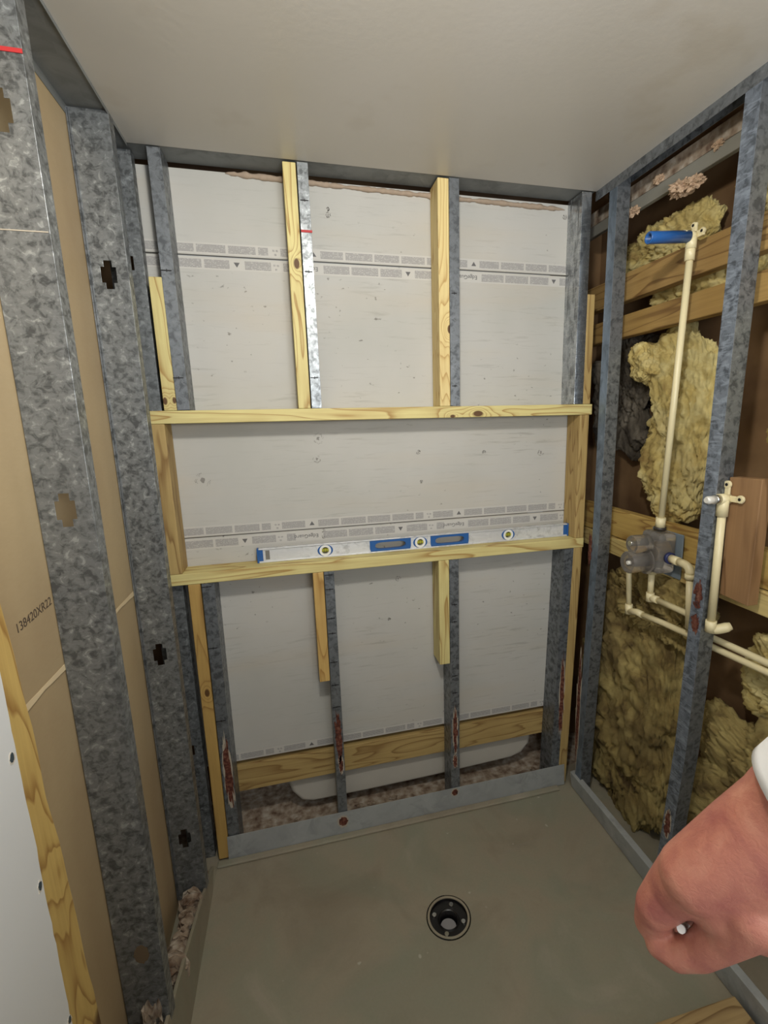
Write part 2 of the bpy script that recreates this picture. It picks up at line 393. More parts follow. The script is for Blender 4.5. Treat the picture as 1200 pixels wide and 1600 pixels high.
# kraft seam paper lip and stamped code, on the upper left board
wl = [o for o in COL.objects if o.name.startswith('wall_left')]
wlu = min(wl, key=lambda o: abs(o['wo'][2]-1.118))
bm = bmesh.new(); n_ = 40
for i in range(n_):
    y0 = -1.0+i*1.2/n_; y1 = y0+1.2/n_
    d = lambda y: .0005+.0022*math.sin(y*31)+.001*math.sin(y*77)
    hexa(bm, [(-.0932, y0, 1.108-d(y0)), (-.0932, y1, 1.108-d(y1)), (-.0915, y1, 1.108-d(y1)), (-.0915, y0, 1.108-d(y0))],
         [(-.0932, y0, 1.118), (-.0932, y1, 1.118), (-.0925, y1, 1.118), (-.0925, y0, 1.118)])
finish('torn_paper_seam', bm, flat('pale_paper', srgb(222, 202, 164), .7), wlu)
text('stamped_code', '138420XR22', .024, flat('stamp_ink', srgb(86, 72, 58), .8),
     Matrix.Translation((-.0928, -.655, 1.254)) @ Matrix.Rotation(math.radians(3), 4, 'X') @ Matrix.Rotation(math.pi/2, 4, 'Z') @ Matrix.Rotation(math.pi/2, 4, 'X'), wlu)

# rough mud line under the ceiling on the back wall
def lumpy_strip(name, pts, r, mat, parent=None, seed=0, sq=(1, 1, 1), n=60, seg=10, amp=.5, flat_=False):
    bm = bmesh.new(); P = [Vector(p) for p in pts]; path = []
    L = [0]
    for a, b in zip(P, P[1:]): L.append(L[-1]+(b-a).length)
    for i in range(n):
        t = L[-1]*i/(n-1)
        for k in range(len(P)-1):
            if L[k] <= t <= L[k+1]+1e-9:
                path.append(P[k].lerp(P[k+1], (t-L[k])/(L[k+1]-L[k]))); break
    rr = []
    for i, p in enumerate(path):
        e = min(1, i/3, (n-1-i)/3)
        rr.append(r*(.15+.85*e)*(1+amp*noise.noise(p*40+Vector((seed, 0, 0)))*1.5))
    tube(bm, path, rr, seg)
    for v in bm.verts:
        d = noise.noise_vector(v.co*90+Vector((seed*3.1, 0, 0)))*r*amp*.7
        v.co += Vector((d.x*sq[0], d.y*sq[1], d.z*sq[2]))
    return finish(name, bm, mat, parent, smooth=not flat_)
lumpy_strip('joint_compound', [(.24, .090, 2.338), (.6, .089, 2.330), (1.0, .089, 2.326), (1.40, .09, 2.324)], .0075, flat('old_compound', srgb(176, 156, 136), .9, 0, .4, 60), wb[0], 2, n=130)

# ------------------------------------------------------------------ shower pan upstand, debris, drain
bm = bmesh.new(); pr = [(-.02, 0.012), (-.12, .045), (-.19, .072), (-.43, .137), (-.61, .180), (-1.0, .25), (-1.5, .30)]
for (y0, z0), (y1, z1) in zip(pr, pr[1:]):
    hexa(bm, [(-.010, y0, 0), (-.010, y1, 0), (.012, y1, 0), (.012, y0, 0)], [(-.010, y0, z0), (-.010, y1, z1), (-.001, y1, z1), (-.001, y0, z0)])
bmesh.ops.remove_doubles(bm, verts=bm.verts, dist=.0002)
bmesh.ops.delete(bm, geom=[f for f in bm.faces if abs(f.calc_center_median().y-max(-1.5, min(-.02, f.calc_center_median().y))) < 1e-6 and abs(f.normal.y) > .95 and -1.49 < f.calc_center_median().y < -.03], context='FACES')
struct(finish('trim_1', bm, M_PAN, bevel=.002))
bm = bmesh.new(); box(bm, .012, 1.40, -.030, -.004, 0, .010)
struct(finish('trim_2', bm, M_PAN, bevel=.004))
def chunk(c, r, mat, seed, label, sq=(1, 1, 1), cat='rubble', name='mortar_chunk', group=None):
    bm = bmesh.new(); bmesh.ops.create_icosphere(bm, subdivisions=4, radius=1)
    for v in bm.verts:
        n0 = noise.fractal(v.co*1.7+Vector((seed, seed*.7, 0)), .6, 2.3, 5)*1.4
        v.co = Vector((v.co.x*sq[0], v.co.y*sq[1], v.co.z*sq[2]))*r*(1+.55*n0)+Vector(c)
        v.co.z = max(v.co.z, .0005)
    return tag(finish(name, bm, mat), label, cat, group)
DB = 'broken mortar along the left edge of the pan'
chunk((-.035, -.10, .02), .030, M_MORTAR, 1, 'broken mortar lump at the rear left corner of the pan by the pine post foot', (.7, 1.8, 1.2), group=DB)
chunk((-.038, -.56, .145), .042, M_MORTAR, 6, 'rust-stained mortar lump at the foot of the nearest wide steel stud', (.55, 1.2, 1.9), group=DB)
lumpy_strip_o = lumpy_strip('mortar_ridge', [(-.040, -.15, .045), (-.036, -.20, .060), (-.036, -.35, .090), (-.034, -.47, .120)], .024, M_MORTAR, None, 5, n=170, amp=.8, flat_=True)
tag(lumpy_strip_o, 'ragged pinkish mortar heap along the left pan edge between the two wide studs', 'rubble')
# drain
DX, DY = .770, -.410
d_root = tag(empty('floor_drain', (DX, DY, 0)), 'black round floor drain with four bolt slots set in the grey pan', 'drain')
def ring(bm, r0, r1, z0, z1, seg=40, mi=0, zb=None):
    zb = z0 if zb is None else zb
    A = []
    for r, z in ((r0, zb), (r0, z1), (r1, z1), (r1, z0)):
        A.append([bm.verts.new((DX+r*math.cos(2*math.pi*k/seg), DY+r*math.sin(2*math.pi*k/seg), z)) for k in range(seg)])
    for a, b in ((0, 1), (1, 2), (2, 3), (3, 0)):
        for k in range(seg): bm.faces.new((A[a][k], A[a][(k+1) % seg], A[b][(k+1) % seg], A[b][k])).material_index = mi
bm = bmesh.new(); ring(bm, .0615, .0685, -.004, .0022); finish('drain_ring', bm, M_PAN, d_root, bevel=.0006)
bm = bmesh.new(); ring(bm, .0690, .0725, 0, .0012)  # broken dark ring, painted shade of the gap around the drain
for v in bm.verts:
    a = math.atan2(v.co.y-DY, v.co.x-DX); v.co.z *= 1 if math.sin(a*5)+math.sin(a*3+1) > .3 else -.5
finish('gap_shadow', bm, M_DARK, d_root)
bm = bmesh.new()
# cup: shallow black disc with sunken throat
seg = 40; prof = [(.0635, -.001), (.0610, -.001), (.0595, -.010), (.036, -.013), (.033, -.010), (.030, -.012), (.029, -.060), (.0, 0)]
R_ = [[bm.verts.new((DX+r*math.cos(2*math.pi*k/seg), DY+r*math.sin(2*math.pi*k/seg), z)) for k in range(seg)] for r, z in prof[:-1]]
for a, b in zip(R_, R_[1:]):
    for k in range(seg): bm.faces.new((a[k], a[(k+1) % seg], b[(k+1) % seg], b[k]))
bm.faces.new(R_[-1])
finish('drain_body', bm, flat('black_plastic', srgb(24, 23, 24), .35), d_root)
bm = bmesh.new(); tube(bm, [(DX-.001, DY-.002, -.0595), (DX-.001, DY-.002, -.034)], .0255, 32)
finish('drain_pipe_plug', bm, flat('grey_plug', srgb(150, 148, 150), .5), d_root, bevel=.0008)
for a in (62, 150, 245, 335):
    x, y = DX+.048*math.cos(math.radians(a)), DY+.048*math.sin(math.radians(a))
    bm = bmesh.new(); tube(bm, [(x, y, -.012), (x, y, -.005)], .0075, 12)
    finish('bolt', bm, M_CHROME, d_root, bevel=.001)

# ------------------------------------------------------------------ steel studs
def plus_hole(u0, v0, s=1.0):
    """rectangles (u0,u1,v0,v1) of a plus shaped knockout"""
    return [(u0-.019*s, u0+.019*s, v0-.020*s, v0+.020*s), (u0-.010*s, u0+.010*s, v0-.036*s, v0+.036*s)]
def cstud(name, P, u, wv, Wd, fl, z0, z1, mat, holes=(), lip=.008, shift=None, hs=1.0, ribs=False, flmat=None):
    """web from P along u (length Wd); flanges go along wv (length fl); holes: heights of knockouts"""
    u = Vector(u+(0,)); wv = Vector(wv+(0,)); P = Vector((P[0], P[1], 0))
    bm = bmesh.new()
    rects = []
    for h in holes: rects += plus_hole(Wd/2, h, hs)
    # web cross-section offset (two shallow stiffening ribs)
    def off(a): return -.0016 if ribs and (abs(a-.22*Wd) < .0015 or abs(a-.78*Wd) < .0015) else 0.0
    us = sorted({0, .22*Wd-.004, .22*Wd, .22*Wd+.004, .78*Wd-.004, .78*Wd, .78*Wd+.004, Wd} | {r[i] for r in rects for i in (0, 1)})
    nz = 12 if shift else 2
    vs = sorted({round(z0+(z1-z0)*i/nz, 5) for i in range(nz+1)} | {r[i] for r in rects for i in (2, 3)})
    cache = {}
    def V(p, z):
        k = (round(p.x, 5), round(p.y, 5), round(z, 5))
        if k not in cache: cache[k] = bm.verts.new((p.x, p.y, z))
        return cache[k]
    for i in range(len(us)-1):
        for j in range(len(vs)-1):
            cu, cv = (us[i]+us[i+1])/2, (vs[j]+vs[j+1])/2
            if any(r[0] < cu < r[1] and r[2] < cv < r[3] for r in rects): continue
            a, b = P+u*us[i]+wv*off(us[i]), P+u*us[i+1]+wv*off(us[i+1])
            bm.faces.new((V(a, vs[j]), V(b, vs[j]), V(b, vs[j+1]), V(a, vs[j+1])))
    for base, sgn in ((P, 1), (P+u*Wd, -1)):
        mi = 1 if flmat and sgn == 1 else 0
        q = [base, base+wv*fl, base+wv*fl+u*lip*sgn]
        for a, b in zip(q, q[1:]):
            for j in range(len(vs)-1):
                bm.faces.new((V(a, vs[j]), V(b, vs[j]), V(b, vs[j+1]), V(a, vs[j+1]))).material_index = mi
    if shift:
        for v in bm.verts:
            dx, dy = shift(v.co.z); v.co.x += dx; v.co.y += dy
    return finish(name, bm, [mat]+([flmat] if flmat else []), solid=.0012, bevel=.0017)
def marks(parent, rows, y, hw, name='pen_mark', mat=None):
    for (x, z) in rows:
        bm = bmesh.new(); box(bm, x-hw, x+hw*.8, y-.0012, y-.0004, z-.0015, z+.0012)
        box(bm, x-.001, x+.001, y-.0013, y-.0004, z-.004, z+.004)
        finish(name, bm, mat or M_BLACK, parent)
def rust_patch(parent, c, rx, rz, n=(0, -1, 0), u=(1, 0, 0), seed=0, rim=True):
    n_ = Vector(n); cc = Vector(c)
    if rim:
        bm = bmesh.new(); blob(bm, n, cc+n_*.0008, rx*1.15, rz*1.05, u, (0, 0, 1), .30, 40, .0005, seed)
        finish('rust_bloom', bm, M_RIM, parent)
    bm = bmesh.new(); blob(bm, n, cc+n_*.0015, rx*.85, rz*.94, u, (0, 0, 1), .42, 40, .0005, seed+1)
    finish('rust_patch', bm, M_RUST, parent)
UG, LG = 'steel studs above the niche in the back wall', 'steel studs below the niche in the back wall'
# upper part of the back wall (z 1.63 .. 2.345)
m0 = cstud('metal_stud', (.084, .001), (0, 1), (-1, 0), .090, .034, 1.6325, 2.348, M_STUD, shift=lambda z: (-.004*(z-1.63), 0))
tag(m0, 'dark steel stud standing above the niche beside the short leftmost pine block', 'stud', UG); marks(m0, [(.064, 2.029), (.064, 1.728)], 0, .016)
m1 = cstud('metal_stud', (.4525, .001), (0, 1), (1, 0), .090, .031, 1.6325, 2.348, M_GALV)
tag(m1, 'bright steel stud with a red line across it, right of the left full-height pine stud', 'stud', UG); marks(m1, [(.469, 2.245), (.469, 2.045), (.467, 1.728)], 0, .013)
bm = bmesh.new(); box(bm, .4525, .486, -.0012, -.0003, 2.156, 2.163); finish('red_line', bm, M_RED, m1)
m2 = cstud('metal_stud', (.928, .001), (0, 1), (1, 0), .090, .033, 1.6325, 2.348, M_STUD)
tag(m2, 'grey steel stud with black ticks, right of the right full-height pine stud above the niche', 'stud', UG); marks(m2, [(.943, 2.001), (.943, 1.70)], 0, .010)
m3 = cstud('metal_stud', (1.412, .001), (0, 1), (1, 0), .090, .036, 1.6325, 2.348, M_SHINY, ribs=True)
tag(m3, 'shiny ribbed steel stud above the niche at the right corner of the back wall', 'stud', UG)
# lower part
l0 = cstud('metal_stud', (.100, .001), (0, 1), (-1, 0), .090, .038, .0015, 1.073, M_STUD, shift=lambda z: (-.006*(1-z/1.07), 0))
tag(l0, 'rusty-footed steel stud below the niche beside the long leftmost pine post', 'stud', LG); marks(l0, [(.078, 1.062), (.076, .844), (.076, .57)], 0, .017)
rust_patch(l0, (.080, 0, .36), .014, .13, seed=3)
l1 = cstud('metal_stud', (.459, .001), (0, 1), (1, 0), .090, .033, .0015, 1.073, M_STUD)
tag(l1, 'narrow steel stud with black ticks and reddish rust, right of the left hanging pine stub', 'stud', LG)
marks(l1, [(.475, 1.062), (.475, 1.009), (.475, .90), (.475, .843), (.475, .731), (.475, .64), (.475, .551)], 0, .015)
rust_patch(l1, (.476, 0, .425), .014, .115, seed=6, rim=False); rust_patch(l1, (.478, 0, .31), .009, .04, seed=11)
l2 = cstud('metal_stud', (.918, .001), (0, 1), (1, 0), .090, .035, .0015, 1.073, M_STUD)
tag(l2, 'steel stud with a long white-rimmed rust scar, behind the right hanging pine stub', 'stud', LG)
marks(l2, [(.936, .897), (.936, .827), (.936, .602), (.936, .529)], 0, .012)
rust_patch(l2, (.935, 0, .36), .010, .10, seed=14); rust_patch(l2, (.934, 0, .225), .009, .03, seed=16)
l3 = cstud('metal_stud', (1.397, .001), (0, 1), (1, 0), .090, .038, .0015, 1.073, M_STUD, shift=lambda z: (-.030*(1-z/1.07), 0))
tag(l3, 'wide grey steel stud with a tall rust hole below the niche at the right corner', 'stud', LG)
rust_patch(l3, (1.408, 0, .43), .011, .17, seed=21)
# left wall
LS = 'wide steel studs of the left wall facing the camera'
A_ = cstud('metal_stud', (-.091, -.585), (1, 0), (0, 1), .091, .036, .002, 2.348, M_GALV, holes=(2.105, 1.432), hs=.9)
tag(A_, 'nearest wide speckled steel stud on the left with a red line near the top', 'stud', LS)
bm = bmesh.new(); box(bm, -.06, .0008, -.5872, -.5858, 2.190, 2.1965); finish('red_line', bm, M_RED, A_)
bm = bmesh.new(); box(bm, -.090, -.002, -.5868, -.5859, 1.9215, 1.9235); finish('scratch', bm, M_RIM, A_)
bm = bmesh.new(); blob(bm, (0, -1, 0), (-.040, -.5862, .372), .016, .026, (1, 0, 0), (0, 0, 1), .12, 30, .0003, 31); finish('brown_stain', bm, flat('brown_stain', srgb(104, 88, 68), .6), A_)
B_ = cstud('metal_stud', (-.091, -.145), (1, 0), (0, 1), .091, .036, .002, 2.348, M_GALV, holes=(1.972, .912, .262), hs=.95)
tag(B_, 'second wide speckled steel stud on the left with crisp black plus-shaped cutouts', 'stud', LS)
bm = bmesh.new(); box(bm, -.091, -.0875, -.1490, -.1455, .04, 2.345); box(bm, -.0865, -.084, -.1475, -.1455, .04, 2.345); finish('folded_edge', bm, M_STUD, B_)
C_ = cstud('metal_stud', (-.090, .030), (1, 0), (0, 1), .088, .036, .002, 2.348, M_GALV, holes=(2.052, 1.3, .455), hs=.95)
tag(C_, 'shadowed steel stud in the rear left corner behind the other wide ones', 'stud', LS)
# right wall
RS = 'steel studs of the right wall'
R1 = cstud('metal_stud', (W, -.118), (1, 0), (0, 1), .048, .040, .002, 2.348, M_STUD, flmat=M_BLUE, shift=lambda z: (0, .042*max(0, 1-z/1.15)))
tag(R1, 'blue-grey steel stud of the right wall next to the back corner', 'stud', RS)
rust_patch(R1, (W, -.068, 1.09), .012, .065, n=(-1, 0, 0), u=(0, 1, 0), seed=41, rim=False)
rust_patch(R1, (W, -.040, .40), .013, .24, n=(-1, 0, 0), u=(0, 1, 0), seed=44)
def r2s(z):
    if z > 1.2: return (0, -.016*(z-1.2)/1.15)
    if z > .6: return (0, .014*(1.2-z)/.6)
    return (0, .014+.040*(.6-z)/.6)
R2 = cstud('metal_stud', (W, -.604), (1, 0), (0, 1), .048, .042, .002, 2.348, M_STUD, flmat=M_SCUFF, shift=r2s)
tag(R2, 'scuffed blue-grey steel stud bent near its foot, left of the water supply pipe', 'stud', RS)
for cz, rz in ((1.095, .032), (1.055, .010), (1.00, .030)):
    rust_patch(R2, (W, -.580, cz), .015, rz, n=(-1, 0, 0), u=(0, 1, 0), seed=int(cz*100), rim=False)
rust_patch(R2, (W, -.548, .30), .012, .05, n=(-1, 0, 0), u=(0, 1, 0), seed=77)
# tracks
def uchannel(name, pts, mat, **k):
    """pts: polyline of cross-section at both ends [(a0,a1),...] of world points"""
    bm = bmesh.new(); A = [(bm.verts.new(a), bm.verts.new(b)) for a, b in pts]
    for (a, b), (c, d) in zip(A, A[1:]): bm.faces.new((a, b, d, c))
    return finish(name, bm, mat, solid=.0014, bevel=.0012, **k)
def ytrack(y0, y1, xa, xb, z, ha, hb): return [((xa, y0, z+ha), (xa, y1, z+ha)), ((xa, y0, z), (xa, y1, z)), ((xb, y0, z), (xb, y1, z)), ((xb, y0, z+hb), (xb, y1, z+hb))]
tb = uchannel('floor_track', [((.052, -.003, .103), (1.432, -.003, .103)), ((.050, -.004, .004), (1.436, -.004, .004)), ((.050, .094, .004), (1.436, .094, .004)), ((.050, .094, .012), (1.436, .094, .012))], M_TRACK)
tag(tb, 'pale grey steel floor track along the foot of the back wall with two rust spots', 'track')
for x, z, r, s in ((.474, .062, .017, 51), (.931, .083, .012, 53)):
    bm = bmesh.new(); blob(bm, (0, -1, 0), (x, -.0045, z), r*1.3, r*1.5, (1, 0, 0), (0, 0, 1), .2, 20, .0006, s); finish('rust_bloom', bm, M_RIM, tb)
    bm = bmesh.new(); blob(bm, (0, -1, 0), (x, -.0052, z), r, r*1.15, (1, 0, 0), (0, 0, 1), .15, 20, .0006, s+1); finish('rust_patch', bm, M_RUST, tb)
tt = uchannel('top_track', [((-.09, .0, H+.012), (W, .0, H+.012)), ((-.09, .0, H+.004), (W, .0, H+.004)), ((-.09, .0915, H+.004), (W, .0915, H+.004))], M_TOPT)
tag(tt, 'grey steel track under the ceiling across the top of the back wall', 'track')
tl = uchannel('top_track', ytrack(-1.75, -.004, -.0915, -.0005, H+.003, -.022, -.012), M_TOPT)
tag(tl, 'grey steel ceiling track running along the top of the left wall', 'track')
tr = uchannel('top_track', ytrack(-2.0, .0, W+.050, W-.0005, H+.003, -.02, -.034), M_STUD)
tag(tr, 'dark grey steel ceiling track running along the top of the right wall', 'track')
tf = uchannel('floor_track', [((W+.010, -.02, .078), (W+.010, -1.6, .115)), ((W-.012, -.02, .074), (W-.012, -1.6, .112)), ((W-.003, -.02, .004), (W-.003, -1.6, .004)), ((W+.050, -.02, .004), (W+.050, -1.6, .004))], M_TRACK)
tag(tf, 'grey steel floor track at the foot of the right wall running under the hand', 'track')

# ------------------------------------------------------------------ timber
def board(name, dims, mat, label, group=None, lean=0.0, cat='board', bevel=.0022):
    bm = bmesh.new(); vs = box(bm, *dims)
    if lean:
        for v in bm.verts:
            if v.co.z < (dims[4]+dims[5])/2: v.co.x += lean
    return tag(finish(name, bm, mat, bevel=bevel), label, cat, group)
NG = 'pine framing of the niche'
board('niche_board', (-.031, 1.490, .001, .0895, 1.592, 1.631), pine(0, [(.300, -.042, .012, .012), (.205, -.042, .005, .006)]), 'long pine board forming the top of the niche', NG)
board('niche_board', (-.031, 1.480, .001, .0895, 1.074, 1.112), pine(0, rings=7), 'long pine board forming the bottom of the niche under the level', NG)
board('niche_post', (-.030, .008, .001, .0895, 1.1125, 1.5915), oldpine(2, rings=8), 'pine side piece closing the left end of the niche', NG, cat='post')
board('niche_post', (1.440, 1.478, .001, .0895, 1.1125, 1.5915), oldpine(2, [], 13), 'coarse-grained pine side piece closing the right end of the niche', NG, cat='post')
board('pine_stud', (.410, .4485, .001, .0895, 1.6315, 2.346), pine(2, [(.004, -.044, .435, .010)]), 'full-height pine stud with a knot, above the niche left of the red-marked steel stud', cat='stud')
board('pine_stud', (.889, .9265, .001, .0895, 1.6315, 2.346), wood('straight_pine', 2, srgb(222, 202, 142), srgb(178, 140, 80), [(.018, -.044, .255, .009)], 16), 'deep straight-grained pine stud with a dark edge knot, right of centre above the niche', cat='stud')
board('pine_block', (.012, .0480, .001, .0895, 1.6315, 2.011), pine(2, [(-.012, -.044, .028, .007), (.014, -.044, .030, .006)]), 'short pine block on the left end of the niche top, beside a steel stud', cat='block')
board('pine_block', (1.4485, 1.480, .001, .0895, 1.6315, 2.018), oldpine(2), 'short pine block on the right end of the niche top', cat='block')
board('pine_post', (.020, .0575, .001, .0895, .0105, 1.0735), wood('amber_pine', 2, srgb(188, 154, 88), srgb(142, 104, 52), [(.004, -.044, .672, .009)], 8), 'long amber pine post below the left end of the niche', lean=-.004, cat='post')
board('pine_post', (1.437, 1.475, .001, .0895, .0105, 1.0735), oldpine(2), 'leaning pine post below the right end of the niche', lean=-.030, cat='post')
board('pine_stub', (.420, .4565, .001, .0895, .659, 1.0735), wood('amber_pine', 2, srgb(206, 172, 104), srgb(158, 116, 58), (), 14), 'thin pine stub hanging under the niche, left one', cat='block')
board('pine_stub', (.876, .9165, .001, .0895, .656, 1.0735), pine(2), 'thicker pine stub hanging under the niche, right one', cat='block')
bm = bmesh.new(); box(bm, .085, 1.43, .093, .125, .202, .312)
tag(finish('cross_brace', bm, oldpine(0, rings=8), bevel=.002), 'pine plank running behind the studs just above the white tub', 'board')
# near left: waney stud and drywall
bm = bmesh.new(); n = 60
prev = None
for i in range(n+1):
    z = .0+2.346*i/n
    e = -.905+.012*noise.noise(Vector((0, 0, z*2.3)))+.075*max(0, (1.35-z))/1.35+.008*noise.noise(Vector((3, 0, z*9)))
    r = [(-.089, -.965), (-.089, e-.004), (-.050, e), (-.004-.006*(1+noise.noise(Vector((5, 0, z*5)))), e), (.0, e-.007-.004*noise.noise(Vector((9, 1, z*4)))), (.0, -.965)]
    cur = [bm.verts.new((x, y, z)) for x, y in r]
    if prev:
        for k in range(6): bm.faces.new((prev[k], prev[(k+1) % 6], cur[(k+1) % 6], cur[k]))
    else: bm.faces.new(cur)
    prev = cur
bm.faces.new(prev)
tag(finish('wooden_stud', bm, wood('bark_edge_pine', 2, srgb(206, 176, 104), srgb(150, 110, 52), [(.03, .035, .60, .022), (.03, .035, .93, .015)], 7), smooth=False), 'rough-edged wooden stud at the left beside the white drywall', 'stud')
bm = bmesh.new(); prev = None; n = 90
for i in range(n+1):
    z = 1.6*i/n; e = -.9645+.0025*noise.noise(Vector((1, 0, z*12)))+.002*noise.noise(Vector((2, 0, z*50)))
    cur = [bm.verts.new(p) for p in ((.0005, -1.75, z), (.0005, e, z), (.0132, e-.001, z), (.0132, -1.75, z))]
    if prev:
        for k in range(4):
            f = bm.faces.new((prev[k], prev[(k+1) % 4], cur[(k+1) % 4], cur[k])); f.material_index = 1 if k == 1 else 0
    else: bm.faces.new(cur)
    prev = cur
bm.faces.new(prev)
dw = tag(finish('drywall_sheet', bm, [M_DRY, M_GYP]), 'white drywall sheet with a ragged cut edge and dark screw dents at bottom left', 'drywall')
for i, (y, z) in enumerate(((-.977, 1.177), (-.974, .979), (-.970, .740))):
    bm = bmesh.new(); blob(bm, (1, 0, 0), (.0134, y, z), .0055, .008, (0, 1, 0), (0, 0, 1), .35, 16, .0004, i+2); finish('screw_dent_rim', bm, M_GYP, dw)
    bm = bmesh.new(); blob(bm, (1, 0, 0), (.0139, y, z+.001), .0038, .006, (0, 1, 0), (0, 0, 1), .35, 16, .0004, i+5); finish('screw_head', bm, flat('dark_screw', srgb(60, 74, 82), .5), dw)
# bottom right curb board
bm = bmesh.new(); hexa(bm, [(1.08, -1.1, .0), (1.09, -.835, .0), (1.440, -.842, .0), (1.440, -1.1, .0)], [(1.08, -1.1, .042), (1.09, -.835, .042), (1.440, -.842, .042), (1.440, -1.1, .042)])
tag(finish('curb_board', bm, wood('worn_pine', 0, srgb(176, 150, 104), srgb(112, 84, 50), (), 7), bevel=.004), 'worn wooden board lying on the floor at the bottom right', 'board')

# ------------------------------------------------------------------ spirit level
lv = tag(empty('spirit_level', (.838, .06, 1.1125)), 'long silver spirit level with blue grips lying in the niche', 'level')
LY0, LY1, LZ0, LZ1 = .048, .066, 1.1125, 1.163
M_ALU = galv('scratched_aluminium', (.66, .67, .68), .35, 30, .42, .1, 1, .85, .15, .5)
bm = bmesh.new(); box(bm, .243, 1.434, LY0, LY1, LZ1-.004, LZ1); finish('top_rail', bm, M_ALU, lv, bevel=.0008)
bm = bmesh.new(); box(bm, .243, 1.434, LY0, LY1, LZ0, LZ0+.005); finish('bottom_rail', bm, M_ALU, lv, bevel=.0008)
def loop_pts(xc, zc, hx, hz, seg=48, stad=False):
    pts = []
    for k in range(seg):
        a = 2*math.pi*k/seg
        if stad:
            c, s = math.cos(a), math.sin(a); L = hx-hz
            # superellipse like stadium
            pts.append((xc+math.copysign(abs(c)**(.38), c)*hx, zc+math.copysign(abs(s)**.75, s)*hz))
        else: pts.append((xc+hx*math.cos(a), zc+hz*math.sin(a)))
    return pts
def rect_pts(x0, x1, z0, z1, xc, zc, seg=48):
    pts = []
    for k in range(seg):
        a = 2*math.pi*k/seg; c, s = math.cos(a), math.sin(a)
        t = min(((x1-xc) if c > 0 else (x0-xc))/c if abs(c) > 1e-9 else 1e9, ((z1-zc) if s > 0 else (z0-zc))/s if abs(s) > 1e-9 else 1e9)
        pts.append((xc+c*t, zc+s*t))
    return pts
def plate(bm, outer, inner, y0, y1, mi=0):
    n = len(outer); R = [[bm.verts.new((x, y, z)) for x, z in p] for p, y in ((outer, y0), (inner, y0), (inner, y1), (outer, y1))]
    for a, b in ((0, 1), (1, 2), (2, 3), (3, 0)):
        for k in range(n): bm.faces.new((R[a][k], R[a][(k+1) % n], R[b][(k+1) % n], R[b][k])).material_index = mi
zc = (LZ0+LZ1)/2; wy0, wy1 = LY0+.004, LY1-.004
bm = bmesh.new()
cuts = [.243, .446, .494, .630, .782, .858, 1.012, 1.152, 1.200, 1.434]
for a, b in ((.243, .446), (.494, .630), (1.012, 1.152), (1.200, 1.434)): box(bm, a, b, wy0, wy1, LZ0+.004, LZ1-.003)
for xc in (.470, .820, 1.176):
    a, b = (xc-.024, xc+.024) if xc != .820 else (.782, .858)
    plate(bm, rect_pts(a, b, LZ0+.004, LZ1-.003, xc, zc), loop_pts(xc, zc, .0185, .0185), wy0, wy1)
for a, b in ((.630, .782), (.858, 1.012)):
    xc = (a+b)/2; plate(bm, rect_pts(a, b, LZ0+.004, LZ1-.003, xc, zc), loop_pts(xc, zc, .060, .0145, stad=True), wy0, wy1)
finish('web', bm, M_ALU, lv)
for a, b in ((.630, .784), (.860, 1.012)):
    xc = (a+b)/2; bm = bmesh.new()
    plate(bm, rect_pts(a, b, LZ0+.0055, LZ1-.0045, xc, zc), loop_pts(xc, zc, .057, .0125, stad=True), wy0-.0025, wy1+.001)
    o = finish('blue_grip', bm, M_BLUEP, lv); o['label'] = 'worn blue plastic grip around a hand slot'
for xc in (.470, .820, 1.176):
    bm = bmesh.new(); plate(bm, loop_pts(xc, zc, .0270, .0205), loop_pts(xc, zc, .0205, .0195), wy0-.0022, wy1)
    o = finish('vial_surround', bm, M_BLUEP, lv)
    bm = bmesh.new(); plate(bm, loop_pts(xc, zc, .0205, .0205), loop_pts(xc, zc, .0125, .0125), wy0-.0032, wy1+.001)
    rg = finish('vial_ring', bm, flat('white_plastic', srgb(232, 232, 228), .4), lv)
    bm = bmesh.new(); tube(bm, [(xc-.0125, wy0+.004, zc), (xc+.0125, wy0+.004, zc)], .0065, 14)
    finish('vial', bm, flat('yellow_green_fluid', srgb(170, 168, 60), .15), rg)
    bm = bmesh.new()
    for dx in (-.004, .004): box(bm, xc+dx-.0006, xc+dx+.0006, wy0-.003, wy0-.0022, zc-.0068, zc+.0068)
    finish('vial_line', bm, M_BLACK, rg)
    bm = bmesh.new(); tube(bm, [(xc, wy1-.001, zc), (xc, wy1+.0005, zc)], .0135, 20); finish('vial_backing', bm, flat('dark_olive', srgb(92, 86, 40), .5), rg)
for a, b in ((.238, .2445), (1.4325, 1.439)):
    bm = bmesh.new(); box(bm, a, b, LY0-.001, LY1+.001, LZ0-.0, LZ1+.001); o = finish('end_cap', bm, M_BLUEP, lv, bevel=.001); o['label'] = 'blue end cap'
for a, b in ((.2445, .258), (1.418, 1.4325)):
    bm = bmesh.new(); box(bm, a, b, wy0-.001, wy1, LZ0+.006, LZ1-.005); finish('end_sticker', bm, M_BLUEP, lv)
bm = bmesh.new(); box(bm, .266, .280, wy0-.0009, wy0+.0005, LZ0+.010, LZ1-.008); finish('hang_hole', bm, flat('grey_slot', srgb(120, 118, 112), .7), lv)

# ------------------------------------------------------------------ tub behind
bm = bmesh.new(); prof = []
